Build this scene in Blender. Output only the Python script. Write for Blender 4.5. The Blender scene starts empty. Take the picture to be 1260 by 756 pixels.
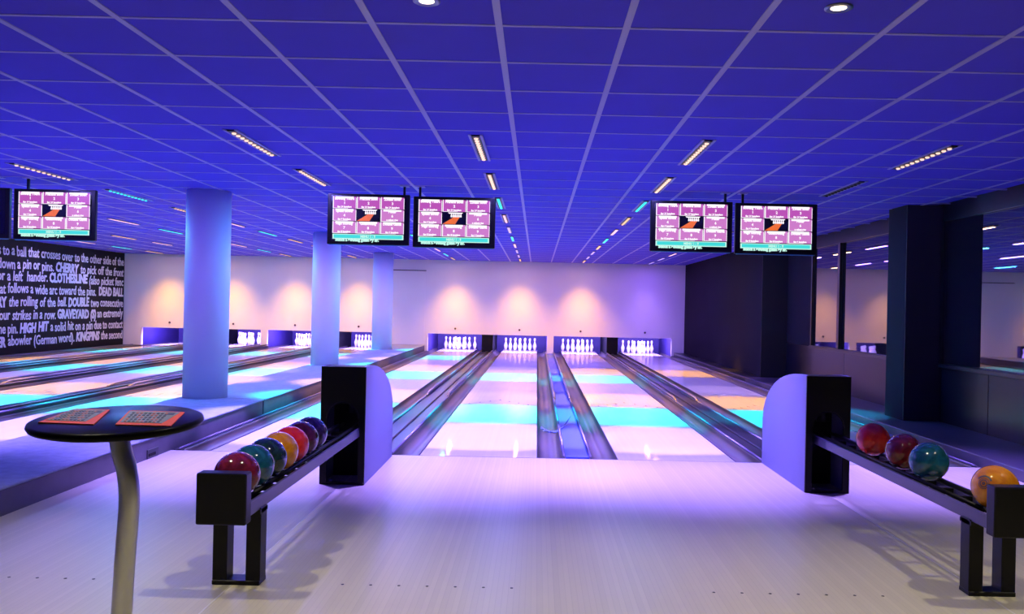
import bpy, bmesh, math, random
from mathutils import Vector, Matrix
random.seed(7)
R = math.radians
sc = bpy.context.scene
COL = sc.collection

# ------------------------------------------------------------------ camera
cd = bpy.data.cameras.new('camera'); cam = bpy.data.objects.new('camera', cd); COL.objects.link(cam)
cd.sensor_width = 36.0; cd.lens = 1037.94 / 1260 * 36; cd.shift_x = -30.8 / 1260
cd.clip_start = 0.05; cd.clip_end = 200
cam.location = (0, 0, 1.3695); cam.rotation_euler = (R(90), -0.0216, 0)
sc.camera = cam
# ------------------------------------------------------------------ world, view
w = bpy.data.worlds.new('world'); sc.world = w; w.use_nodes = True
w.node_tree.nodes['Background'].inputs[0].default_value = (0.05, 0.04, 0.12, 1)
w.node_tree.nodes['Background'].inputs[1].default_value = 0.05
vs = sc.view_settings
vs.view_transform = 'Standard'; vs.look = 'None'; vs.gamma = 1; vs.use_curve_mapping = False
vs.exposure = 0.0
sc.cycles.max_bounces = 8; sc.cycles.diffuse_bounces = 5; sc.cycles.glossy_bounces = 4
sc.cycles.caustics_reflective = False; sc.cycles.caustics_refractive = False
sc.cycles.sample_clamp_indirect = 6
sc.cycles.use_denoising = True

# lamp strengths (each lamp is made by its own builder further down)
LED = {  # colour of the light, watts, colour of the diodes as seen
    'W': ((0.30, 0.19, 1.0), 2000, (1.0, 0.62, 0.50), 'white'),
    'P': ((0.62, 0.36, 1.0), 400, (1.0, 0.55, 0.70), 'pink'),
    'V': ((0.42, 0.22, 1.0), 260, (0.55, 0.40, 1.0), 'violet'),
    'C': ((0.0, 0.80, 1.0), 1100, (0.05, 0.9, 1.0), 'cyan'),
    'O': ((1.0, 0.44, 0.0), 850, (1.0, 0.55, 0.30), 'orange'),
    'N': ((0, 0, 0), 0, (0.01, 0.01, 0.02), 'unlit'),
}
BEAM_Y, BEAM_X = R(22), R(29)     # half angles of the bars' lenses along and across the lane
SPILL_W = {'W': 21, 'P': 18, 'V': 15, 'C': 16, 'O': 6, 'N': 0}      # watts the diodes throw out sideways
SPILL_COL = {'W': (.26, .20, 1.0), 'P': (.27, .18, 1.0), 'V': (.25, .11, 1.0), 'C': (.06, .34, 1.0), 'O': (1.0, .58, .35), 'N': (0, 0, 0)}
DOWN_W = 95
PIN_W = 260

# ------------------------------------------------------------------ helpers
def link(o, parent=None):
    COL.objects.link(o)
    if parent is not None: o.parent = parent
    return o
def tag(o, label=None, cat=None, group=None, kind=None):
    if label: o['label'] = label
    if cat: o['category'] = cat
    if group: o['group'] = group
    if kind: o['kind'] = kind
    return o
def thing(name, loc, label, cat, group=None, rz=0, kind=None):
    o = bpy.data.objects.new(name, None); link(o)
    o.location = loc; o.rotation_euler = (0, 0, rz); o.empty_display_size = 0.1
    return tag(o, label, cat, group, kind)

class MB:
    def __init__(s): s.bm = bmesh.new()
    def box(s, x0, x1, y0, y1, z0, z1, bev=0, seg=2):
        r = bmesh.ops.create_cube(s.bm, size=1)
        for v in r['verts']:
            v.co = Vector(((x0 + x1) / 2 + v.co.x * (x1 - x0), (y0 + y1) / 2 + v.co.y * (y1 - y0), (z0 + z1) / 2 + v.co.z * (z1 - z0)))
        if bev:
            es = list({e for v in r['verts'] for e in v.link_edges})
            bmesh.ops.bevel(s.bm, geom=es, offset=bev, segments=seg, affect='EDGES', profile=0.5)
        return s
    def faces(s, verts, faces):
        vs_ = [s.bm.verts.new(v) for v in verts]
        for f in faces: s.bm.faces.new([vs_[i] for i in f])
        return s
    def lathe(s, prof, seg=24, c=(0, 0, 0), sx=1, sy=1, smooth=True):
        rings = []
        for r, z in prof:
            if r < 1e-6: rings.append([s.bm.verts.new((c[0], c[1], c[2] + z))])
            else: rings.append([s.bm.verts.new((c[0] + sx * r * math.cos(2 * math.pi * i / seg), c[1] + sy * r * math.sin(2 * math.pi * i / seg), c[2] + z)) for i in range(seg)])
        for a, b in zip(rings, rings[1:]):
            for i in range(seg):
                j = (i + 1) % seg
                q = [a[0]] if len(a) == 1 else [a[i], a[j]]
                p = [b[0]] if len(b) == 1 else [b[j], b[i]]
                if len(q) + len(p) >= 3:
                    f = s.bm.faces.new(q + p); f.smooth = smooth
        for ring, top in ((rings[0], False), (rings[-1], True)):
            if len(ring) > 1: s.bm.faces.new(ring if top else ring[::-1])
        return s
    def tube(s, pts, r, seg=12, caps=True):
        pts = [Vector(p) for p in pts]; rings = []
        up = Vector((0.123, 0.97, 0.2)).normalized(); n = len(pts)
        for i, p in enumerate(pts):
            t = (pts[min(i + 1, n - 1)] - pts[max(i - 1, 0)]).normalized()
            if abs(t.dot(up)) > .95: up = Vector((0.98, 0.1, 0.17)).normalized()
            a = (up - t * up.dot(t)).normalized(); b = t.cross(a); up = a
            rr = r[i] if isinstance(r, (list, tuple)) else r
            rings.append([s.bm.verts.new(p + a * rr * math.cos(2 * math.pi * k / seg) + b * rr * math.sin(2 * math.pi * k / seg)) for k in range(seg)])
        for a, b in zip(rings, rings[1:]):
            for k in range(seg):
                f = s.bm.faces.new([a[k], a[(k + 1) % seg], b[(k + 1) % seg], b[k]]); f.smooth = True
        if caps: s.bm.faces.new(rings[0][::-1]); s.bm.faces.new(rings[-1])
        return s
    def prism(s, poly, axis, a, b, smooth=False):
        """poly: 2-D outline; axis 'x': (y,z) extruded over x=a..b; 'y': (x,z); 'z': (x,y)"""
        def P(u, v, t): return {'x': (t, u, v), 'y': (u, t, v), 'z': (u, v, t)}[axis]
        A = [s.bm.verts.new(P(u, v, a)) for u, v in poly]; B = [s.bm.verts.new(P(u, v, b)) for u, v in poly]
        n = len(poly); s.bm.faces.new(A); s.bm.faces.new(B[::-1])
        for i in range(n):
            f = s.bm.faces.new([A[i], B[i], B[(i + 1) % n], A[(i + 1) % n]]); f.smooth = smooth
        return s
    def strip(s, prof, y0, y1, smooth=False):
        """open profile (x,z) swept along y"""
        A = [s.bm.verts.new((x, y0, z)) for x, z in prof]; B = [s.bm.verts.new((x, y1, z)) for x, z in prof]
        for i in range(len(prof) - 1):
            f = s.bm.faces.new([A[i], B[i], B[i + 1], A[i + 1]]); f.smooth = smooth
        return s
    def mesh(s, name, mat):
        bmesh.ops.recalc_face_normals(s.bm, faces=s.bm.faces[:])
        me = bpy.data.meshes.new(name); s.bm.to_mesh(me); s.bm.free(); me.materials.append(mat); return me
    def build(s, name, mat, parent=None, loc=None):
        o = bpy.data.objects.new(name, s.mesh(name, mat)); link(o, parent)
        if loc: o.location = loc
        return o
def inst(name, me, parent=None, loc=(0, 0, 0), rz=0):
    o = bpy.data.objects.new(name, me); link(o, parent); o.location = loc; o.rotation_euler = (0, 0, rz); return o

# ------------------------------------------------------------------ materials
def mat(name, col, rough=0.5, metal=0, spec=0.5, noise=0.0, nscale=8.0, emit=None, estr=0, coat=0, ior=None, bump=0.0, bscale=60):
    m = bpy.data.materials.new(name); m.use_nodes = True
    nt = m.node_tree; b = nt.nodes['Principled BSDF']
    b.inputs['Base Color'].default_value = (*col, 1); b.inputs['Roughness'].default_value = rough
    b.inputs['Metallic'].default_value = metal; b.inputs['Specular IOR Level'].default_value = spec
    if coat: b.inputs['Coat Weight'].default_value = coat; b.inputs['Coat Roughness'].default_value = 0.04
    if ior: b.inputs['IOR'].default_value = ior
    if emit: b.inputs['Emission Color'].default_value = (*emit, 1); b.inputs['Emission Strength'].default_value = estr
    if noise or bump:
        tc = nt.nodes.new('ShaderNodeTexCoord'); n = nt.nodes.new('ShaderNodeTexNoise')
        n.inputs['Scale'].default_value = nscale; n.inputs['Detail'].default_value = 5
        nt.links.new(tc.outputs['Object'], n.inputs['Vector'])
        if noise:
            mr = nt.nodes.new('ShaderNodeMapRange'); mr.inputs['To Min'].default_value = 1 - noise; mr.inputs['To Max'].default_value = 1 + noise
            mx = nt.nodes.new('ShaderNodeVectorMath'); mx.operation = 'SCALE'; mx.inputs[0].default_value = col
            nt.links.new(n.outputs['Fac'], mr.inputs['Value']); nt.links.new(mr.outputs[0], mx.inputs['Scale']); nt.links.new(mx.outputs[0], b.inputs['Base Color'])
        if bump:
            n2 = nt.nodes.new('ShaderNodeTexNoise'); n2.inputs['Scale'].default_value = bscale; n2.inputs['Detail'].default_value = 4
            nt.links.new(tc.outputs['Object'], n2.inputs['Vector'])
            bp = nt.nodes.new('ShaderNodeBump'); bp.inputs['Strength'].default_value = bump; bp.inputs['Distance'].default_value = 0.01
            nt.links.new(n2.outputs['Fac'], bp.inputs['Height']); nt.links.new(bp.outputs[0], b.inputs['Normal'])
    return m
def board_mat(name, col, rough, width, gap, amount, jitter, spec=.5):
    """thin boards running along Y, colour only: a fine line at each joint and small board to board changes"""
    m = bpy.data.materials.new(name); m.use_nodes = True; nt = m.node_tree; b = nt.nodes['Principled BSDF']
    b.inputs['Roughness'].default_value = rough; b.inputs['Specular IOR Level'].default_value = spec
    N = nt.nodes.new; L = nt.links.new
    tc = N('ShaderNodeTexCoord'); sp = N('ShaderNodeSeparateXYZ'); L(tc.outputs['Object'], sp.inputs[0])
    d = N('ShaderNodeMath'); d.operation = 'DIVIDE'; d.inputs[1].default_value = width; L(sp.outputs['X'], d.inputs[0])
    fr = N('ShaderNodeMath'); fr.operation = 'FRACT'; L(d.outputs[0], fr.inputs[0])
    fl = N('ShaderNodeMath'); fl.operation = 'FLOOR'; L(d.outputs[0], fl.inputs[0])
    lt = N('ShaderNodeMath'); lt.operation = 'LESS_THAN'; lt.inputs[1].default_value = gap; L(fr.outputs[0], lt.inputs[0])
    wn = N('ShaderNodeTexWhiteNoise'); wn.noise_dimensions = '1D'; L(fl.outputs[0], wn.inputs['W'])
    mr = N('ShaderNodeMapRange'); mr.inputs['To Min'].default_value = 1 - jitter; mr.inputs['To Max'].default_value = 1 + jitter; L(wn.outputs['Value'], mr.inputs['Value'])
    ma = N('ShaderNodeMath'); ma.operation = 'MULTIPLY_ADD'; ma.inputs[1].default_value = -amount; L(lt.outputs[0], ma.inputs[0]); L(mr.outputs[0], ma.inputs[2])
    ns = N('ShaderNodeTexNoise'); ns.inputs['Scale'].default_value = 1.2; L(tc.outputs['Object'], ns.inputs['Vector'])
    mr2 = N('ShaderNodeMapRange'); mr2.inputs['To Min'].default_value = 0.93; mr2.inputs['To Max'].default_value = 1.05; L(ns.outputs['Fac'], mr2.inputs['Value'])
    mm = N('ShaderNodeMath'); mm.operation = 'MULTIPLY'; L(ma.outputs[0], mm.inputs[0]); L(mr2.outputs[0], mm.inputs[1])
    sc_ = N('ShaderNodeVectorMath'); sc_.operation = 'SCALE'; sc_.inputs[0].default_value = col; L(mm.outputs[0], sc_.inputs['Scale'])
    L(sc_.outputs[0], b.inputs['Base Color'])
    return m
def ball_mat(name, c1, c2, scale=9):
    m = bpy.data.materials.new(name); m.use_nodes = True; nt = m.node_tree; b = nt.nodes['Principled BSDF']
    b.inputs['Roughness'].default_value = 0.09; b.inputs['Coat Weight'].default_value = 0.25; b.inputs['Coat Roughness'].default_value = 0.03
    N = nt.nodes.new; L = nt.links.new
    tc = N('ShaderNodeTexCoord'); ns = N('ShaderNodeTexNoise'); ns.inputs['Scale'].default_value = scale; ns.inputs['Detail'].default_value = 4; ns.inputs['Distortion'].default_value = 1.5
    L(tc.outputs['Object'], ns.inputs['Vector'])
    cr = N('ShaderNodeValToRGB'); cr.color_ramp.elements[0].position = 0.38; cr.color_ramp.elements[0].color = (*c1, 1)
    cr.color_ramp.elements[1].position = 0.66; cr.color_ramp.elements[1].color = (*c2, 1)
    L(ns.outputs['Fac'], cr.inputs[0]); L(cr.outputs[0], b.inputs['Base Color']); return m
def glow(name, col, s):
    return mat(name, (0, 0, 0), 0.5, emit=col, estr=s)

M_approach = board_mat('pale_approach_boards', (0.65, 0.595, 0.445), 0.38, 0.0274, 0.10, 0.10, 0.035)
M_lane = board_mat('white_synthetic_lane', (0.70, 0.68, 0.64), 0.055, 0.0274, 0.06, 0.05, 0.02, spec=.12)
M_joint = mat('pale_joint_strip', (0.78, 0.75, 0.68), 0.35)
M_sub = mat('dark_concrete', (0.05, 0.05, 0.055), 0.9, noise=.3)
M_gutter = mat('grey_plastic_gutter', (0.070, 0.056, 0.054), 0.34, noise=.25, nscale=3)
M_cap = mat('dark_capping', (0.016, 0.016, 0.022), 0.3, noise=.2, nscale=5)
M_blue = mat('blue_capping', (0.05, 0.10, 0.55), 0.35, noise=.15)
M_rail = mat('lavender_bumper_rail', (0.17, 0.155, 0.22), 0.3)
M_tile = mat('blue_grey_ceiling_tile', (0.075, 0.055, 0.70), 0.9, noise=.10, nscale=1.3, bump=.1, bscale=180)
M_grid = mat('pale_violet_ceiling_grid', (0.42, 0.40, 0.80), 0.5)
M_white = mat('white_wall_paint', (0.86, 0.84, 0.80), 0.7, noise=.05, nscale=1.5)
M_col = mat('white_column_paint', (0.90, 0.89, 0.90), 0.55, noise=.03, nscale=2)
M_black = mat('black_wall_paint', (0.006, 0.006, 0.009), 0.6, spec=.15)
M_dark = mat('dark_wall_panel', (0.026, 0.023, 0.034), 0.6, spec=.0, noise=.15, nscale=1.2)
M_panel = mat('glossy_dark_panel', (0.010, 0.009, 0.018), 0.28, spec=.35)
M_darkend = mat('black_wall_end', (0.012, 0.012, 0.016), 0.6)
M_frame = mat('black_window_frame', (0.010, 0.010, 0.014), 0.35)
M_ink = mat('white_wall_lettering', (0.85, 0.85, 0.88), 0.6)
M_glass = mat('dark_reflecting_glass', (0.012, 0.013, 0.022), 0.02, ior=2.6)
M_plat = mat('grey_platform_carpet', (0.32, 0.36, 0.46), 0.85, noise=.3, nscale=14, bump=.3, bscale=90)
M_platside = mat('platform_side_laminate', (0.09, 0.08, 0.10), 0.5, noise=.35, nscale=6)
M_kerb = mat('dark_violet_kerb', (0.06, 0.05, 0.085), 0.4, noise=.2)
M_blackp = mat('black_lacquer', (0.004, 0.004, 0.005), 0.38, spec=.25)
M_blackm = mat('black_plastic', (0.004, 0.004, 0.005), 0.6, spec=.2)
M_hoodside = mat('pale_blue_side_panel', (0.27, 0.27, 0.46), 0.45)
M_railface = mat('violet_grey_rail_side', (0.07, 0.06, 0.12), 0.35)
M_pin = mat('white_bowling_pin', (0.88, 0.86, 0.88), 0.25)
M_pit = mat('pit_wall_blue_violet', (0.022, 0.012, 0.11), 0.6, noise=.15, nscale=3)
M_steel = mat('brushed_steel', (0.50, 0.50, 0.49), 0.30, metal=1, noise=.06, nscale=20)
M_table = mat('black_gloss_tabletop', (0.005, 0.005, 0.006), 0.3, spec=.04)
M_orange = mat('orange_keypad', (0.75, 0.10, 0.015), 0.5, spec=.15)
M_padgrey = mat('grey_keypad_field', (0.20, 0.22, 0.21), 0.5, noise=.15, nscale=60)
M_key = mat('dark_key', (0.05, 0.06, 0.07), 0.5)
M_keyo = mat('rust_key', (0.45, 0.12, 0.05), 0.5)
M_dot = mat('dark_dot', (0.03, 0.03, 0.03), 0.5)
M_cable = mat('blue_strap', (0.12, 0.18, 0.38), 0.5)
M_chrome = mat('bright_ring', (0.30, 0.30, 0.34), 0.3, metal=1)
LEDMAT = {k: (glow('diode_' + v[3], v[2], 1.4) if v[1] else mat('diode_unlit', v[2], .4)) for k, v in LED.items()}
M_downlens = glow('downlight_lens', (1.0, 0.84, 0.50), 3)
M_tube = glow('violet_pin_lamp', (0.55, 0.4, 1.0), 4)
S_mag = glow('screen_magenta', (0.50, 0.085, 0.46), 1.0)
S_mag2 = glow('screen_pink', (0.62, 0.20, 0.58), 1.0)
S_white = glow('screen_white', (1.0, 0.92, 1.0), 1.1)
S_cyan = glow('screen_cyan', (0.05, 0.72, 0.70), 1.0)
S_mint = glow('screen_mint', (0.55, 0.95, 0.80), 1.0)
S_org = glow('screen_lane_orange', (0.85, 0.16, 0.03), 1.0)
S_black = mat('screen_black', (0.006, 0.006, 0.012), 0.25)

# ------------------------------------------------------------------ plan of the place (metres)
ZC = 2.694            # ceiling
YF = 7.65             # foul line
YW = 24.9             # masking wall above the pins
XL, XR = -12.2, 4.36  # left wall, dark right wall
XWIN = 4.86           # window plane on the right
YB = -3.0             # wall behind the camera
LW2 = 0.5334
LANES = [('E', -10.83), ('F', -8.95), ('G', -7.13), ('H', -5.25), ('A', -2.40), ('B', -0.505), ('C', 1.30), ('D', 3.20)]
LX = dict(LANES)
WHERE = {'E': 'lane beside the lettered black wall', 'F': 'second lane from the lettered black wall',
         'G': 'third lane from the lettered black wall', 'H': 'lane just left of the white columns',
         'A': 'lane just right of the white columns', 'B': 'middle lane left of the blue-capped divider',
         'C': 'middle lane right of the blue-capped divider', 'D': 'lane nearest the dark right wall'}

# ------------------------------------------------------------------ floor
fl = MB().box(XL, XWIN + .2, YB, YF, -.12, 0).build('floor', M_approach); tag(fl, kind='structure')
MB().box(XL, XWIN + .2, YF, 28, -.4, -.13).build('lane_bed', M_sub, fl)
dotm = MB().lathe([(.0075, 0), (.0075, .0012)], 10).mesh('approach_dot', M_dot)
for l in 'ABCD':
    for k in range(-3, 4):
        inst('approach_dot', dotm, fl, (LX[l] + .137 * k, 4.10, 0))
for x in (-1.443, 2.235):
    MB().box(x - .004, x + .004, YB, YF - .01, -.01, .0008).build('approach_joint', M_joint, fl)
MB().box(XL, XWIN, YF - .006, YF, -.02, .0012).build('foul_line_joint', M_gutter, fl)

# ------------------------------------------------------------------ ceiling: slab, tiles, grid
ce = MB().box(XL - .2, XWIN + .3, YB, 28, ZC + .02, ZC + .1).build('ceiling', M_tile); tag(ce, kind='structure')
GX, GY, T = -0.2076, 3.978, 0.6
tile_me = MB().box(-.292, .292, -.292, .292, 0, .02, .004, 1).mesh('ceiling_tile', M_tile)
cells = []
for i in range(-21, 9):
    for j in range(-11, 36):
        cx, cy = GX + T * (i + .5), GY + T * (j + .5)
        if cx - .3 < XL - .1 or cx + .3 > XWIN + .2 or cy > YW - .1 or cy < YB: continue
        u = 660.8 + 1038 * cx / max(cy, .01); v = 377 - 1038 * (ZC - 1.37) / max(cy, .01)
        vis = cy > 3.0 and -60 < u < 1320 and v > -60
        cells.append((0 if vis else 1, cy * cy * cy if vis else cy + 999, cx, cy))
cells.sort()
rest = MB()
for n, (_, _, cx, cy) in enumerate(cells):
    if n < 300: inst('ceiling_tile', tile_me, ce, (cx, cy, ZC))
    else: rest.box(cx - .292, cx + .292, cy - .292, cy + .292, ZC, ZC + .02)
o = rest.build('distant_ceiling_tiles', M_tile, ce); tag(o, kind='stuff')
for i in range(-20, 9):
    x = GX + T * i
    if XL < x < XWIN: MB().box(x - .017, x + .017, YB, YW, ZC - .005, ZC + .012).build('grid_runner', M_grid, ce)
for j in range(-11, 35):
    y = GY + T * j
    if y < YW: MB().box(XL, XWIN, y - .010, y + .010, ZC - .003, ZC + .012).build('cross_runner', M_grid, ce)

# ------------------------------------------------------------------ walls
wl = MB().box(XL - .2, XL, YB, YW + .1, 0, ZC + .02).build('wall_left', M_black); tag(wl, kind='structure')
wf = MB().box(XL - .2, XWIN + .3, YB - .2, YB, 0, ZC + .02).build('wall_front', M_dark); tag(wf, kind='structure')
# back wall: masking panel over four openings, posts between them
OPEN = [(-11.66, -8.14), (-7.95, -4.44), (-3.21, .315), (.51, 3.99)]
wbm = MB().box(XL, XR, YW, YW + .1, .52, ZC + .02)
xs = [XL] + [x for o_ in OPEN for x in o_] + [XR]
for a, b in zip(xs[::2], xs[1::2]):
    wbm.box(a, b, YW, YW + .1, 0, .52)
wb = wbm.build('wall_back', M_white); tag(wb, kind='structure')
for l, x in LANES:
    MB().lathe([(.03, 0), (.03, .02), (.02, .03), (0, .03)], 12).build('sensor_stud', M_gutter, wb, (x, YW, .68)).rotation_euler = (R(90), 0, 0)
dr = MB().box(-4.29, -3.31, YW - .012, YW, .02, 2.36, .004, 1).build('door_1', M_white); tag(dr, kind='structure')
MB().box(-4.31, -3.29, YW - .02, YW, 2.36, 2.385).build('door_head', M_gutter, dr)

# right wall: dark block near the pins, recessed window wall nearer the camera, one pier
wr = MB().box(XR, XWIN + .3, 16.4, YW + .1, 0, ZC + .02).build('wall_right', M_dark); tag(wr, kind='structure')
MB().box(XR + .004, XWIN + .1, 16.375, 16.4, 0, ZC).build('end_panel', M_darkend, wr)
MB().box(XWIN, XWIN + .3, YB, 16.4, 2.55, ZC + .02).build('window_header', M_frame, wr)
MB().box(XWIN + .02, XWIN + .3, YB, 16.4, 0, .78).build('lower_wall', M_darkend, wr)
MB().box(XWIN, XWIN + .3, 14.9, 16.4, .78, 2.55).build('jamb_wall', M_dark, wr)
MB().box(XWIN, XWIN + .3, YB, 5.2, .78, 2.55).build('near_wall', M_dark, wr)
for (y0, y1) in ((13.3, 16.37), (10.7, 13.29), (9.05, 10.1), (7.2, 9.04), (5.3, 7.19)):
    MB().box(XWIN - .004, XWIN + .02, y0, y1, .1, .775, .003, 1).build('lower_panel', M_panel, wr)
MB().box(4.42, XWIN + .1, 10.15, 10.65, 0, ZC).build('pier', M_dark, wr)
MB().box(4.424, XWIN + .1, 10.13, 10.15, 0, ZC).build('pier_end_panel', M_darkend, wr)
def window(name, y0, y1, mulls):
    wn = MB().box(XWIN - .05, XWIN + .06, y0, y1, .75, .80, .004, 1).build(name, M_frame); tag(wn, kind='structure')
    f = MB().box(XWIN - .02, XWIN + .06, y0, y1, 2.50, 2.56); f.build('frame_head', M_frame, wn)
    for y in (y0, y1): MB().box(XWIN - .02, XWIN + .06, y - .03, y + .03, .80, 2.50).build('frame_side', M_frame, wn)
    ys = [y0 + .03]
    for m_ in mulls:
        MB().box(XWIN - .03, XWIN + .06, m_ - .05, m_ + .05, .80, 2.50).build('mullion', M_frame, wn); ys += [m_ - .05, m_ + .05]
    ys.append(y1 - .03)
    for a, b in zip(ys[::2], ys[1::2]):
        MB().box(XWIN + .02, XWIN + .032, a, b, .80, 2.50).build('pane', M_glass, wn)
window('window_1', 10.7, 14.9, [13.55])
window('window_2', 5.2, 10.1, [7.45])
# low kerb along the right wall
tr = MB().box(4.06, XWIN, YB, 16.37, -.1, .10, .006, 1).build('trim_1', M_kerb); tag(tr, kind='structure')
tr = MB().box(4.06, XR, 16.37, YW, -.1, .10, .006, 1).build('trim_2', M_cap); tag(tr, kind='structure')

# ------------------------------------------------------------------ text helper
def text_mesh(body, size, offset=0.0, extrude=0.0, align='LEFT', shear=0.0):
    c = bpy.data.curves.new('t', 'FONT'); c.body = body; c.size = size; c.offset = offset; c.extrude = extrude
    c.align_x = align; c.shear = shear; c.resolution_u = 2; c.fill_mode = 'BOTH' if extrude else 'FRONT'
    o_ = bpy.data.objects.new('t', c); COL.objects.link(o_)
    dg = bpy.context.evaluated_depsgraph_get(); me = bpy.data.meshes.new_from_object(o_.evaluated_get(dg))
    bpy.data.objects.remove(o_); bpy.data.curves.remove(c); me.materials.clear(); return me

# lettering on the black wall, word by word
LINES = ["bowlers to a ball that crosses over to the other side of the",
         "knock down a pin or pins. CHERRY to pick off the front",
         "LEFT. for a left  hander. CLOTHESLINE (also picket fenc",
         "a ball that follows a wide arc toward the pins.  DEAD BALL",
         "DELIVERY the rolling of the ball. DOUBLE two consecutive",
         "getting four strikes in a row. GRAVEYARD (S) an extremely",
         "hit on one pin. HIGH HIT a solid hit on a pin due to contact",
         "KEGGLER abowler (German word). KINGPINS the second"]
ZL = [2.31, 2.01, 1.73, 1.43, 1.12, .81, .50, .20]
for li, line in enumerate(LINES):
    x = 0; items = []
    for wd in line.split(' '):
        if not wd: x += .08; continue
        cap = wd.upper() == wd and len(wd) > 2
        me = text_mesh(wd, .30 if not cap else .29, .004 if not cap else .013, .004, shear=random.uniform(-.12, .16))
        me.materials.append(M_ink)
        wdt = max(v.co.x for v in me.vertices)
        items.append((me, x)); x += wdt + .085
    y0, y1 = 18.25, YW + .02
    s = (y1 - y0) / x
    for me, xx in items:
        for v in me.vertices:
            v.co.y *= random.uniform(.985, 1.015)
        o = inst('wall_lettering', me, wl, (XL + .006, y0 + xx * s, ZL[li] + random.uniform(-.012, .012)))
        o.rotation_euler = (R(90), random.uniform(-.02, .02), R(90)); o.scale = (s, 1.12, 1)

# ------------------------------------------------------------------ raised platform and columns
pl = thing('raised_platform', (-3.795, 3.6, 0), 'near end of long grey carpeted platform, behind the round console table', 'platform')
MB().box(-.505, .505, -6.6, 6.6, -.12, .165, .006, 1).build('side_board', M_platside, pl)
MB().box(-.525, .52, -6.6, 6.605, .165, .185, .006, 1).build('carpet_top', M_plat, pl)
MB().box(.503, .512, 3.57, 3.78, .0, .08, .003, 1).build('floor_socket', M_cap, pl)
MB().box(.505, .516, 3.59, 3.72, .02, .045).build('socket_slot', M_blackm, pl)
pl = thing('raised_platform', (-3.795, 10.24, 0), 'far stretch of long platform carrying the two farther white columns', 'platform')
MB().box(-.505, .505, 0, YW - 10.26, -.12, .165, .006, 1).build('side_board', M_platside, pl)
MB().box(-.525, .52, 0, YW - 10.26, .165, .182, .006, 1).build('carpet_top', M_plat, pl)
col_me = MB().lathe([(.26, .182), (.26, ZC + .01)], 40).mesh('column', M_col)
for y, lab in ((10.30, 'nearest and widest round white column standing on the platform'),
               (16.1, 'middle round white column on the platform behind the left score screens'),
               (22.0, 'farthest slim white column near the back wall')):
    c = inst('column', col_me, None, (-4.03, y, 0)); tag(c, lab, 'column', 'white columns on the platform')

# ------------------------------------------------------------------ lanes, gutters, dividers
LY1 = 26.9
surf = MB().box(-LW2, LW2, YF, LY1, -.09, 0, .003, 1).mesh('lane_surface', M_lane)
prof = [(-.118, .004), (-.112, -.005)] + [(.112 * math.cos(a), -.010 - .085 * math.sin(a)) for a in [math.pi - math.pi * k / 10 for k in range(11)]] + [(.112, -.005), (.118, .004)]
gut = MB().strip([(x_ * .985, z_) for x_, z_ in prof], YF + .002, LY1, True).mesh('gutter', M_gutter)
arrow = MB().prism([(-.016, 0), (0, .15), (.016, 0), (0, .03)], 'z', 0, .0012).mesh('lane_arrow', M_dot)
for l, x in LANES:
    t = thing('bowling_lane', (x, 0, 0), 'glossy white bowling lane, ' + WHERE[l], 'lane', 'bowling lanes')
    inst('lane_surface', surf, t)
    inst('gutter', gut, t, (-LW2 - .118, 0, 0)); inst('gutter', gut, t, (LW2 + .118, 0, 0))
    for k in range(-3, 4):
        inst('lane_arrow', arrow, t, (.137 * k, 12.25 - abs(k) * .17, .0))

def divider(x0, x1, label, blue=False, top=.008, y0=YF):
    cx = (x0 + x1) / 2; h = (x1 - x0) / 2
    t = thing('lane_divider', (cx, 0, 0), label, 'divider', 'dividers between the lanes')
    MB().box(-h, h, y0 + .002, YW + .03, -.12, -.005 if blue else top, .004, 1).build('capping', M_blue if blue else M_cap, t)
    if blue:
        MB().box(-h * .8, h * .8, y0 + .002, y0 + .06, -.005, .02, .006, 1).build('end_cap', M_blue, t)
    for s in (-1, 1):
        MB().tube([(s * (h - .012), y0 + .01, top + .004), (s * (h - .012), YW + .03, top + .004)], .013, 8).build('edge_rail', M_rail, t)
        ys = 12.5
        MB().tube([(s * (h - .02), ys, top + .008), (s * (h - .02), ys + .25, top + .042), (s * (h - .02), YW, top + .042)], .018, 8).build('bumper_rail', M_rail, t)
    if not blue and h > .12:
        MB().box(-.035, .035, y0 + .3, YW, top, top + .022, .006, 1).build('centre_ridge', M_cap, t)
G = LW2 + .236
divider(LX['E'] + G, LX['F'] - G, 'dark ridged capping between the two lanes nearest the lettered wall', top=.045)
divider(LX['F'] + G, LX['G'] - G, 'dark capping between second and third lanes from the lettered wall', top=.045)
divider(LX['G'] + G, LX['H'] - G, 'dark capping between the two lanes left of the white columns', top=.045)
divider(LX['A'] + G, LX['B'] - G, 'dark ridged capping running back from the left ball return hood')
divider(LX['B'] + G, LX['C'] - G, 'bright blue capping strip between the two middle lanes', True)
divider(LX['C'] + G, LX['D'] - G, 'dark ridged capping running back from the right ball return hood')
for x0, x1, lab in ((XL, LX['E'] - G, 'dark edge capping along the foot of the lettered wall'),
                    (LX['H'] + G, -4.31, 'dark edge capping along the left side of the platform'),
                    (-3.27, LX['A'] - G, 'narrow dark capping along the right side of the platform'),
                    (LX['D'] + G, 4.05, 'narrow dark capping beside the right wall kerb')):
    t = thing('edge_capping', ((x0 + x1) / 2, 0, 0), lab, 'divider')
    h = (x1 - x0) / 2
    MB().box(-h, h, YF + .002, YW - .005, -.12, .008, .004, 1).build('capping', M_cap, t)
    MB().tube([(0, YF + .01, .012), (0, YW - .005, .012)], .012, 8).build('edge_rail', M_rail, t)
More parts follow.
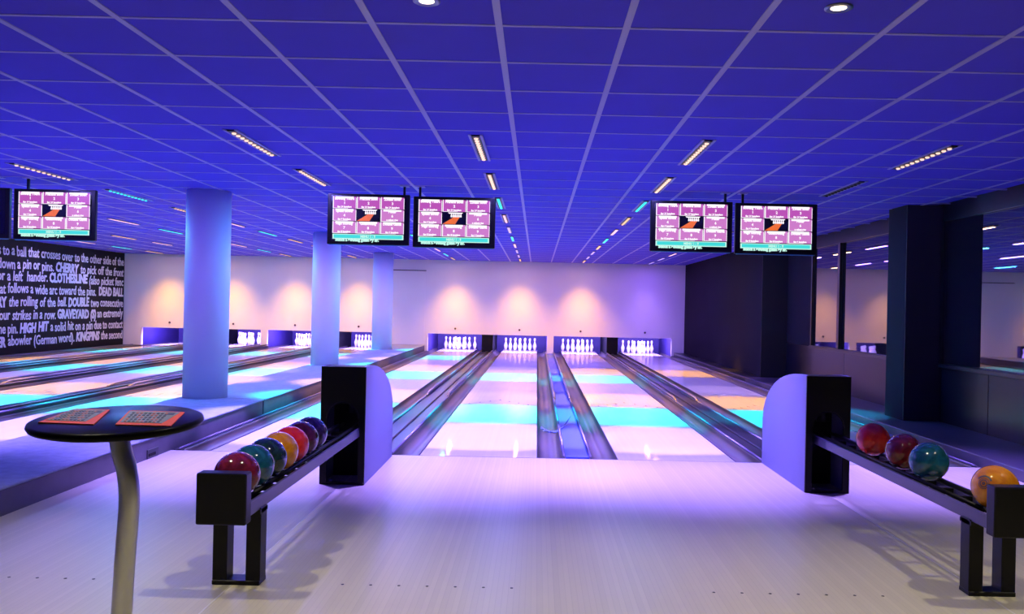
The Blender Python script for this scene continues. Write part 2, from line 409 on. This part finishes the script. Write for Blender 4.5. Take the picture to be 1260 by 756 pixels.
# strap lying across the gutter between the middle lanes
pts = []
for k in range(15):
    a = k / 14
    pts.append((.075 + .36 * a, 9.35 + .95 * a * a - .25 * math.sin(math.pi * a), .035 - .03 * math.sin(math.pi * a * 1.1)))
o = MB().tube(pts, .007, 8).tube([(p[0] + .03 * math.sin(9 * i), p[1] - .10, p[2] + .004) for i, p in enumerate(pts[:9])], .006, 8).build('strap', M_cable)
tag(o, 'thin blue strap draped over the gutter of the middle divider', 'strap')

# ------------------------------------------------------------------ pin bays and pins
for (a, b), lanes, lab in zip(OPEN, ('EF', 'GH', 'AB', 'CD'),
        ('pin bay at the end of the lanes beside the lettered wall', 'pin bay at the end of the lanes left of the columns',
         'pin bay left of centre, behind the left ball return', 'pin bay right of centre, behind the right ball return')):
    t = thing('pin_bay', ((a + b) / 2, YW + .1, 0), lab, 'pin bay', 'pin bays under the back wall'); h = (b - a) / 2
    for s in (-1, 1):
        MB().box(min(s * h, s * (h + .06)), max(s * h, s * (h + .06)), 0, 2.6, -.12, 1.3).build('side_wall', M_pit, t)
    MB().box(-h, h, 2.5, 2.6, -.12, 1.3).build('pit_curtain', M_pit, t)
    MB().box(-h - .06, h + .06, 0, 2.6, 1.3, 1.36).build('bay_roof', M_blackm, t)
    MB().box(-.165, .165, -.06, 2.5, -.05, 1.3, .004, 1).build('centre_partition', M_blackm, t)
    for l in lanes:
        x = LX[l] - (a + b) / 2
        MB().box(x - .6, x + .6, .02, .08, .90, .96).build('lamp_housing', M_blackm, t)
        MB().tube([(x - .58, .11, .90), (x + .58, .11, .90)], .018, 8).build('lamp_tube', M_tube, t)
        ld = bpy.data.lights.new('pin_lamp', 'AREA'); ld.shape = 'RECTANGLE'; ld.size = 1.15; ld.size_y = .05; ld.energy = PIN_W; ld.color = (.36, .24, 1.0)
        lo = bpy.data.objects.new('pin_lamp', ld); link(lo, t); lo.location = (x, .14, .88); lo.rotation_euler = (R(48), 0, 0)
pinp = [(0, 0), (.024, 0), (.0285, .006), (.036, .019), (.0455, .05), (.0545, .085), (.0605, .114), (.059, .14), (.050, .17), (.037, .205), (.027, .235), (.0232, .254),
        (.0245, .275), (.0285, .30), (.0322, .325), (.0325, .343), (.029, .362), (.018, .376), (0, .381)]
pin_me = MB().lathe(pinp, 18).mesh('bowling_pin', M_pin)
stripe_me = MB().lathe([(.0292, .224), (.0278, .232)], 18).lathe([(.0236, .262), (.0252, .272)], 18).mesh('neck_stripe', mat('faded_red_stripe', (.6, .12, .2), .35))
POS = []
rown = {0: ['head pin'], 1: ['left pin of the second row', 'right pin of the second row'],
        2: ['left pin of the third row', 'middle pin of the third row', 'right pin of the third row'],
        3: ['left corner pin of the back row', 'inner left pin of the back row', 'inner right pin of the back row', 'right corner pin of the back row']}
short = {'F': 'second lane from lettered wall', 'G': 'third lane from lettered wall', 'H': 'lane left of columns', 'A': 'lane right of columns',
         'B': 'lane left of blue divider', 'C': 'lane right of blue divider', 'D': 'lane nearest dark right wall'}
for l, x in LANES:
    if l == 'E': continue
    for r in range(4):
        for k in range(r + 1):
            p = inst('bowling_pin', pin_me, None, (x + (k - r / 2) * .3048, YF + 18.29 + r * .264, 0.0005))
            tag(p, 'white pin, ' + rown[r][k] + ', ' + short[l], 'bowling pin', 'bowling pins at the end of the lanes')
            inst('neck_stripe', stripe_me, p)

# ------------------------------------------------------------------ LED bars in the ceiling
BAR0, BARP, BARL = 6.53, 1.86, 1.08
PAT = {'E': 'WWCOPCOPCO', 'F': 'WWCOPCOPCO', 'G': 'WWCOPCOPCO', 'H': 'WWCOPCOPCO',
       'A': 'WWCOPCOPCO', 'B': 'WWCPVCPVVO', 'C': 'WWCOPCOVVO', 'D': 'WNCOPVOPVV'}
nth = ['first', 'second', 'third', 'fourth', 'fifth', 'sixth', 'seventh', 'eighth', 'ninth', 'tenth']
hous = MB().box(-.032, .032, -BARL / 2, BARL / 2, -.010, .0, .003, 1).mesh('housing', M_blackp)
flange = MB().box(-.010, .010, -BARL / 2 - .03, BARL / 2 + .03, -.009, 0).mesh('flange', M_grid)
ledm = {k: MB().lathe([(.017, 0), (.017, -.008), (.010, -.013), (0, -.014)], 10, smooth=True).mesh('diode', LEDMAT[k]) for k in LED}
strm = {k: MB().box(-.02, .02, -BARL / 2 + .04, BARL / 2 - .04, -.016, -.010).mesh('diode_strip', LEDMAT[k]) for k in LED}
barlane = {'E': 'lane beside lettered wall', 'F': 'second lane from lettered wall', 'G': 'third lane from lettered wall', 'H': 'lane left of columns',
           'A': 'lane right of columns', 'B': 'lane left of blue divider', 'C': 'lane right of blue divider', 'D': 'lane nearest dark right wall'}
for l, x in LANES:
    for i in range(10):
        k = PAT[l][i]; y = BAR0 + BARL / 2 + BARP * i
        if y + BARL / 2 > YW - .05: y = YW - .05 - BARL / 2
        t = thing('led_bar', (x, y, ZC - .004), f'{LED[k][3]} ceiling LED bar, {nth[i]} from the foul line over {barlane[l]}', 'ceiling light', 'LED bars over the lanes')
        inst('housing', hous, t)
        if i < 4:
            for s in (-1, 1): inst('flange', flange, t, (s * .046, 0, 0))
            for q in range(11): inst('diode', ledm[k], t, (0, (q - 5) * .094, -.010))
        else: inst('diode_strip', strm[k], t)
        if LED[k][1]:
            last = (i == 9)
            ay, ax = (R(64), R(46)) if last else ((R(34), R(38)) if i == 0 else (BEAM_Y, BEAM_X))
            ld = bpy.data.lights.new('led_beam', 'SPOT'); ld.spot_size = 2 * ay; ld.spot_blend = 1.0 if last else (1.0 if i == 0 else .42); ld.shadow_soft_size = .05
            ld.energy = LED[k][1] * (.5 if last else (.6 if i == 0 else 1)); ld.color = LED[k][0]
            lo = bpy.data.objects.new('led_beam', ld); link(lo, t); lo.location = (0, 0, -.05); lo.scale = (math.tan(ax) / math.tan(ay), 1, 1)
            ld = bpy.data.lights.new('led_spill', 'AREA'); ld.shape = 'RECTANGLE'; ld.size = .06; ld.size_y = BARL - .1
            ld.energy = SPILL_W[k] * (0.02 if i == 0 else (.5 if i == 1 else 1.2)) * (2.7 if l in 'AH' and i < 8 else 1); ld.color = SPILL_COL[k]; ld.spread = R(180)  # spill boosted over the lanes beside the columns, added to brighten them
            lo = bpy.data.objects.new('led_spill', ld); link(lo, t); lo.location = (0, 0, -.028)

# ------------------------------------------------------------------ downlights over the approach
ring = MB().lathe([(.034, -.002), (.050, -.009), (.060, -.004), (.060, 0), (.034, 0)], 28).mesh('trim_ring', M_chrome)
lens = MB().lathe([(.034, 0), (.034, -.003), (0, -.005)], 24).mesh('lens', M_downlens)
for x, y, lab in ((-.509, 3.67, 'small lit recessed downlight at the top edge, left of centre'),
                  (1.275, 3.645, 'small bright recessed downlight near the upper right of the ceiling'),
                  (-2.30, 3.66, 'recessed downlight just outside the upper left of the frame'),
                  (3.06, 3.65, 'recessed downlight just outside the upper right of the frame'),
                  (-.509, 1.2, 'recessed downlight above the viewer, left of centre'),
                  (1.275, 1.2, 'recessed downlight above the viewer, right of centre'),
                  (3.06, 1.2, 'recessed downlight above the viewer near the right wall'),
                  (-2.30, 1.2, 'recessed downlight above the viewer near the platform')):
    t = thing('downlight', (x, y, ZC - .002), lab, 'ceiling light', 'warm recessed downlights')
    inst('trim_ring', ring, t); inst('lens', lens, t)
    ld = bpy.data.lights.new('downlight_beam', 'SPOT'); ld.energy = DOWN_W; ld.color = (1.0, .90, .60); ld.spot_size = R(95); ld.spot_blend = .7; ld.shadow_soft_size = .02
    lo = bpy.data.objects.new('downlight_beam', ld); link(lo, t); lo.location = (0, 0, -.03)
for x, y, lab in ((-11.62, 20.36, 'tiny ceiling spot above the lettered wall, the nearer one'), (-11.49, 22.57, 'tiny ceiling spot above the lettered wall, the farther one')):
    t = thing('wall_spot', (x, y, ZC - .006), lab, 'ceiling light', 'tiny spots by the lettered wall')
    inst('trim_ring', ring, t); inst('lens', lens, t)
    ld = bpy.data.lights.new('wall_spot_beam', 'SPOT'); ld.energy = 25; ld.color = (.62, .5, 1.0); ld.spot_size = R(110); ld.spot_blend = .8; ld.shadow_soft_size = .03
    lo = bpy.data.objects.new('wall_spot_beam', ld); link(lo, t); lo.location = (0, 0, -.03); lo.rotation_euler = (0, R(28), 0)

# ------------------------------------------------------------------ ball returns
def ball_return(cx, dy, label):
    t = thing('ball_return', (cx, dy, 0), label, 'ball return', 'ball returns on the approach')
    F, Bk = 6.36, 7.58
    out = [(F, 0), (F, .888), (F + .06, .892)] + [(F + .06 + (Bk - F - .06) * math.sin(a), .40 + .492 * math.cos(a)) for a in [math.pi / 2 * k / 14 for k in range(1, 15)]] + [(Bk, 0)]
    # shell with an arched mouth in the front: body is built as side, top and back walls round a hollow
    hw = .168
    MB().prism(out, 'x', -hw, -hw + .018).build('side_panel', M_hoodside, t)
    MB().prism(out, 'x', hw - .018, hw).build('side_panel', M_hoodside, t)
    top = MB(); inner = [p for p in out[1:]]
    for (y0, z0), (y1, z1) in zip(inner, inner[1:]):
        top.faces([(-hw + .018, y0, z0 - .002), (hw - .018, y0, z0 - .002), (hw - .018, y1, z1 - .002), (-hw + .018, y1, z1 - .002)], [(0, 1, 2, 3)])
    bmesh.ops.remove_doubles(top.bm, verts=top.bm.verts[:], dist=.0005)
    top.build('hood_top', M_blackp, t)
    # front plate with an arched hole
    n = 18; w = hw; aw = .118; z0, zs = .02, .50
    arch = [(aw, z0), (aw, zs)] + [(aw * math.cos(a), zs + .118 * math.sin(a)) for a in [math.pi * k / n for k in range(1, n)]] + [(-aw, zs), (-aw, z0)]
    rim = [(w, z0), (w, zs)] + [(max(-w, min(w, 2.2 * w * math.cos(a))), min(.888, zs + 2.4 * .388 * math.sin(a))) for a in [math.pi * k / n for k in range(1, n)]] + [(-w, zs), (-w, z0)]
    fp = MB()
    for yy in (F - .012, F + .006):
        A = [fp.bm.verts.new((x, yy, z)) for x, z in arch]; B = [fp.bm.verts.new((x, yy, z)) for x, z in rim]
        for i in range(len(A) - 1): fp.bm.faces.new([A[i], A[i + 1], B[i + 1], B[i]])
        if yy < F: A0, B0 = A, B
    for P, Q in ((A0, A), (B0, B)):
        for i in range(len(P) - 1): fp.bm.faces.new([P[i], P[i + 1], Q[i + 1], Q[i]])
    fp.box(-w, w, F - .012, F + .006, 0, z0)
    fp.build('front_plate', M_blackp, t)
    MB().tube([(x, F - .012, z) for x, z in arch[1:-1]], .006, 8).build('mouth_rim', M_blackp, t)
    MB().box(-hw + .02, hw - .02, F + .34, F + .36, .0, .80).build('inner_back', M_blackm, t)
    MB().lathe([(.05, 0), (.05, .16), (.03, .17), (0, .17)], 20).build('lift_roller', M_blackp, t, (.03, F + .2, .52))
    MB().lathe([(.022, 0), (.022, .03), (0, .035)], 14).build('reset_button', M_chrome, t, (-.10, F + .03, .0))
    # rack
    Y0, Y1 = 3.92, F + .18
    rk = .022  # rack sits a little off the hood centre
    for s in (-1, 1):
        MB().box(rk + s * .1 - .008, rk + s * .1 + .008, Y0, Y1, .365, .432, .003, 1).build('rail_side', M_railface, t)
        MB().tube([(rk + s * .06, Y0, .431), (rk + s * .06, Y1, .431)], .012, 10).build('ball_bar', M_blackp, t)
    for q in range(12):
        y = Y0 + .12 + q * .205
        MB().box(rk - .1, rk + .1, y - .012, y + .012, .372, .405).build('cross_slat', M_blackm, t)
    MB().box(rk - .115, rk + .115, 3.84, 3.918, .343, .58, .008, 2).build('end_stop', M_blackp, t)
    for s in (-1, 1):
        MB().box(rk + s * .080 - .035, rk + s * .080 + .035, 4.06, 4.15, .02, .372, .003, 1).build('leg', M_blackp, t)
    MB().box(rk - .115, rk + .115, 4.055, 4.155, 0, .022, .003, 1).build('foot_bar', M_blackp, t)
    MB().box(rk - .115, rk + .115, 4.05, 4.16, .345, .366).build('leg_head', M_blackp, t)
    return t
ball_return(-1.443, 0, 'black ball return with pale curved hood and seven balls, on the left')
ball_return(2.235, .07, 'black ball return with pale curved hood and four spaced balls, on the right')

BM = {'maroon': ball_mat('maroon_ball', (.08, .005, .010), (.22, .015, .025)), 'teal': ball_mat('teal_ball', (.004, .045, .09), (.012, .11, .19)),
      'navy': ball_mat('dark_green_ball', (.004, .012, .02), (.012, .04, .05)), 'gold': ball_mat('amber_ball', (.50, .15, .004), (.68, .27, .008)),
      'red': ball_mat('red_ball', (.72, .012, .008), (.85, .05, .015)), 'plum': ball_mat('plum_ball', (.05, .006, .02), (.13, .015, .05)),
      'violet': ball_mat('violet_ball', (.02, .01, .05), (.07, .03, .14))}
def sphere(mat_, r=.1079):
    prof = [(r * math.sin(math.pi * k / 24), -r * math.cos(math.pi * k / 24)) for k in range(25)]; prof[0] = (0, -r); prof[-1] = (0, r)
    return MB().lathe(prof, 48).mesh('bowling_ball', mat_)
BME = {k: sphere(v) for k, v in BM.items()}
hole = MB().lathe([(.013, 0), (.013, .001), (.009, -.0005), (0, -.0005)], 14).mesh('finger_hole', M_blackm)
def ball(kind, x, y, label, group, holes_dir):
    b = inst('bowling_ball', BME[kind], None, (x, y, .5352)); tag(b, label, 'bowling ball', group)
    d0 = Vector(holes_dir).normalized(); a = d0.orthogonal().normalized(); c = d0.cross(a)
    for (u, v) in ((0.0, -.30), (.14, .12), (-.14, .12)):
        d = (d0 + a * u + c * v).normalized()
        h = inst('finger_hole', hole, b, d * .1076); h.rotation_mode = 'QUATERNION'; h.rotation_quaternion = d.to_track_quat('Z', 'Y')
    return b
LB = [('maroon', 'dark red ball, nearest on the left rack behind the end stop'), ('teal', 'teal ball, second from the end stop of the left rack'),
      ('navy', 'near-black green ball between the teal and amber balls, left rack'), ('gold', 'amber ball in the middle of the left rack'),
      ('red', 'bright red ball on the left rack behind the amber ball'), ('plum', 'dark plum ball on the left rack, second from the hood'),
      ('violet', 'dark violet ball on the left rack, closest to the hood')]
for i, (k, lab) in enumerate(LB):
    ball(k, -1.421, 4.047 + .2164 * i, lab, 'balls on the left rack', (random.uniform(-.6, -.2), .6, .5))
for k, y, lab in (('red', 5.62, 'bright red ball on the right rack, closest to the hood'), ('plum', 5.15, 'dark maroon ball on the right rack, behind the teal one'),
                  ('teal', 4.82, 'teal ball on the right rack'), ('gold', 4.122, 'amber ball with round emblem against the end stop of the right rack')):
    b = ball(k if k != 'plum' else 'maroon', 2.257, y, lab, 'balls on the right rack', (.5, .6, .5))
    if k == 'gold':   # printed emblem: rings and a swash on the left side of the ball
        d = Vector((-.80, -.52, .28)).normalized(); q = d.to_track_quat('Z', 'Y')
        def cap_ring(r0, r1, a0=0, a1=360, n=28):
            vs_, fs = [], []
            for i in range(n + 1):
                a = R(a0 + (a1 - a0) * i / n)
                for rr in (r0, r1): vs_.append((rr * math.cos(a), rr * math.sin(a), math.sqrt(.1086 ** 2 - rr * rr)))
            for i in range(n): fs.append((2 * i, 2 * i + 1, 2 * i + 3, 2 * i + 2))
            return vs_, fs
        em = MB().faces(*cap_ring(.014, .019)).faces(*cap_ring(.023, .0265)).faces(*cap_ring(.002, .008)).faces(*cap_ring(.032, .040, 30, 150))
        e = em.build('emblem', mat('emblem_print', (.04, .035, .04), .4), b); e.rotation_mode = 'QUATERNION'; e.rotation_quaternion = q

# ------------------------------------------------------------------ score screens
HEAD = ['Bowling Tourn', 'Practice Bowl', 'Zodiac Bowl', 'Speed Bowls', '', 'Poker', 'High Scoring', 'Golfbowling', 'Double Game']
SUB = ['for 16 bowlers', 'for 16 bowlers', 'for 16 bowlers', 'for 6 bowlers', '', 'a select pins', 'for 8 bowlers', 'for 8 bowlers', 'for 6 bowlers']
MW, MH = .915, .565; SW, SH = .80, .415
cellw, cellh = SW / 3, SH / 3
def flat(me_list, name, m):
    b = bmesh.new()
    for me, dx, dz, sx in me_list:
        n0 = len(b.verts); b.from_mesh(me); b.verts.ensure_lookup_table()
        for v in b.verts[n0:]: v.co = Vector((v.co.x * sx + dx, -.0, v.co.y + dz))
    me = bpy.data.meshes.new(name); b.to_mesh(me); b.free(); me.materials.append(m); return me
def centred(body, size, cx, cz, maxw=None, off=0.002):
    me = text_mesh(body, size, off, align='CENTER'); wd = max(v.co.x for v in me.vertices) - min(v.co.x for v in me.vertices)
    return (me, cx, cz, min(1, maxw / wd) if maxw else 1)
cell_txt = []
for i in range(9):
    if i == 4: cell_txt.append(None); continue
    cell_txt.append(flat([centred(HEAD[i], .036, 0, .030, cellw * .82), centred(str(i + 1), .040, 0, -.018), centred(SUB[i], .026, 0, -.056, cellw * .7)], 'menu_text', S_white))
cellb = {0: MB().box(-cellw / 2 + .004, cellw / 2 - .004, -.003, 0, -cellh / 2 + .004, cellh / 2 - .004).mesh('menu_cell', S_mag),
         1: MB().box(-cellw / 2 + .004, cellw / 2 - .004, -.003, 0, -cellh / 2 + .004, cellh / 2 - .004).mesh('menu_cell', S_mag2)}
a_, b_ = cellw / 2 - .003, cellh / 2 - .003
edge = MB()
for (x0, x1, z0, z1) in ((-a_, -a_ + .010, -b_, b_), (a_ - .006, a_, -b_, b_ * .8), (-a_, a_ * .3, -b_, -b_ + .005), (-a_ + .03, a_ - .03, b_ - .020, b_)):
    edge.box(x0, x1, -.0045, 0, z0, z1)
edge = edge.mesh('cell_border', S_white)
pic_bg = MB().box(-cellw / 2 + .002, cellw / 2 - .002, -.002, 0, -cellh / 2 + .002, cellh / 2 - .002).mesh('lane_picture', S_black)
pic_lane = MB().prism([(-cellw * .48, -cellh * .47), (cellw * .05, -cellh * .47), (cellw * .24, cellh * .12), (-.0, cellh * .12)], 'y', -.004, -.001).mesh('picture_lane', S_org)
pp = MB()
for q in range(6):
    cx = -.03 + .021 * q
    pp.prism([(cx - .008, .012), (cx + .008, .012), (cx + .009, .030), (cx + .004, .042), (cx + .005, .056), (cx - .005, .056), (cx - .004, .042), (cx - .009, .030)], 'y', -.005, -.001)
pp.prism([(-.07, .064), (.10, .064), (.085, .050), (-.055, .050)], 'y', -.0035, -.001)
pic_pins = pp.mesh('picture_pins', S_white)
ban = MB().box(-SW / 2 + .005, SW / 2 - .005, -.003, 0, -.028, .028, .0).mesh('banner', S_mint)
ban2 = MB().box(-SW / 2 + .02, SW / 2 - .02, -.005, 0, -.018, .020).mesh('banner_fill', S_cyan)
bantxt = flat([centred('MENU 1 - 9', .034, 0, -.010)], 'banner_text', S_mint)
tick = flat([centred('Select a bowling game by nr.', .042, -.12, 0, .52, .004)], 'ticker_text', S_mint)
frame_me = MB().box(-MW / 2, MW / 2, 0, .05, 0, MH, .008, 2).mesh('monitor_case', M_blackp)
def monitor(x, zt, label, on=True, post=(.3,)):
    t = thing('score_monitor', (x, 9.4, zt - MH), label, 'monitor', 'score monitors hanging over the lanes')
    inst('monitor_case', frame_me, t)
    sz = MH - .03 - SH / 2
    MB().box(-SW / 2 - .012, SW / 2 + .012, -.003, 0, .05, MH - .022).build('screen', S_black, t)
    MB().box(-MW / 2 + .02, MW / 2 - .02, .005, .03, -.008, 0).build('lower_trim', mat('teal_trim', (.05, .35, .42), .3), t)
    if on:
        for i in range(9):
            c, r = i % 3, i // 3; cx, cz = (c - 1) * cellw, sz + (1 - r) * cellh
            if i == 4:
                p = inst('lane_picture', pic_bg, t, (cx, -.003, cz)); inst('picture_lane', pic_lane, p); inst('picture_pins', pic_pins, p); continue
            p = inst('menu_cell', cellb[0 if r == 0 else (i % 2 if r == 1 else 1)], t, (cx, -.003, cz)); inst('cell_border', edge, p); inst('menu_text', cell_txt[i], p, (0, -.006, 0))
        bz = sz - SH / 2 - .033
        p = inst('banner', ban, t, (0, -.003, bz)); inst('banner_fill', ban2, p); inst('banner_text', bantxt, p, (0, -.0065, 0))
        inst('ticker_text', tick, t, (0, -.006, bz - .050))
    for px in post:
        MB().box(px - .012, px + .012, .03, .055, MH, ZC - zt + MH - .004).build('hanger_post', M_blackp, t)
        MB().box(px - .05, px + .05, .0, .09, ZC - zt + MH - .012, ZC - zt + MH - .003).build('hanger_plate', M_grid, t)
monitor(-1.90, 2.588, 'lit score monitor showing pink menu, left one of pair above left ball return', post=(.39,))
monitor(-.945, 2.575, 'lit score monitor showing pink menu, right one of pair above left ball return', post=(-.39,))
monitor(1.70, 2.588, 'lit score monitor showing pink menu, left one of pair above right ball return', post=(.38,))
monitor(2.645, 2.580, 'lit score monitor showing pink menu, right one of pair above right ball return', post=(-.37,))
monitor(-5.40, 2.565, 'lit score monitor above the lettered wall, at the left edge', post=(-.32,))
monitor(-6.36, 2.570, 'switched-off black score monitor cut by the left edge of the frame', on=False, post=(.3,))

# ------------------------------------------------------------------ round console table
t = thing('console_table', (-1.53, 3.10, 0), 'round black console table on a bent steel pole with two orange keypads', 'table')
TZ = .927
def tilt(o):   # the top slopes gently towards the player
    for v in o.data.vertices: v.co.z += v.co.y * .056
    return o
tilt(MB().lathe([(0, TZ - .032), (.268, TZ - .032), (.288, TZ - .025), (.295, TZ - .014), (.292, TZ - .004), (.283, TZ), (0, TZ)], 64).build('tabletop', M_table, t))
pts = [(.001, 0, TZ - .035), (.005, 0, .86), (.017, 0, .80), (.033, 0, .75), (.043, 0, .69), (.047, 0, .63), (.045, 0, .56), (.038, 0, .44), (.031, 0, .29), (.025, 0, .12), (.023, 0, .02)]
sm = []
for i in range(len(pts) - 1):
    p0, p1, p2, p3 = (Vector(pts[max(0, min(len(pts) - 1, j))]) for j in (i - 1, i, i + 1, i + 2))
    for q in range(4):
        u = q / 4; sm.append(.5 * ((2 * p1) + (p2 - p0) * u + (2 * p0 - 5 * p1 + 4 * p2 - p3) * u * u + (3 * p1 - p0 - 3 * p2 + p3) * u ** 3))
sm.append(Vector(pts[-1]))
MB().tube(sm, .0357, 24).build('pole', M_steel, t)
MB().lathe([(.0, TZ - .048), (.06, TZ - .048), (.06, TZ - .030), (0, TZ - .030)], 28, c=(.001, 0, 0)).build('mounting_flange', M_blackp, t)
MB().lathe([(.22, 0), (.22, .012), (.06, .03), (.034, .05)], 40, c=(.023, 0, 0)).build('base_plate', M_steel, t)
def keypad(c00, c10, c11, c01):
    """corners near-left, near-right, far-right, far-left (x,y relative to the table)"""
    def Q(u, v): return tuple(c00[i] * (1 - u) * (1 - v) + c10[i] * u * (1 - v) + c11[i] * u * v + c01[i] * (1 - u) * v for i in (0, 1))
    k = MB().prism([Q(0, 0), Q(1, 0), Q(1, 1), Q(0, 1)], 'z', TZ, TZ + .004).build('keypad', M_orange, t); tilt(k)
    tilt(MB().prism([Q(.05, .14), Q(.80, .14), Q(.93, .94), Q(.03, .94)], 'z', TZ + .004, TZ + .0052).build('key_field', M_padgrey, k))
    a, b = MB(), MB()
    for i in range(9):
        for j in range(5):
            u, v = .10 + i * .075, .18 + j * .145
            (b if (i * 3 + j * 5) % 7 in (0, 2, 5) else a).prism([Q(u, v), Q(u + .045, v), Q(u + .045, v + .08), Q(u, v + .08)], 'z', TZ + .0052, TZ + .0066)
    a.prism([Q(.70, .74), Q(.86, .74), Q(.86, .88), Q(.70, .88)], 'z', TZ + .0052, TZ + .0062)
    tag(tilt(a.build('dark_keys', M_key, k)), kind='stuff'); tag(tilt(b.build('rust_keys', M_keyo, k)), kind='stuff')
keypad((-.225, -.118), (-.02, -.134), (-.105, .145), (-.243, .148))
keypad((.053, -.128), (.25, -.132), (.19, .130), (-.025, .138))
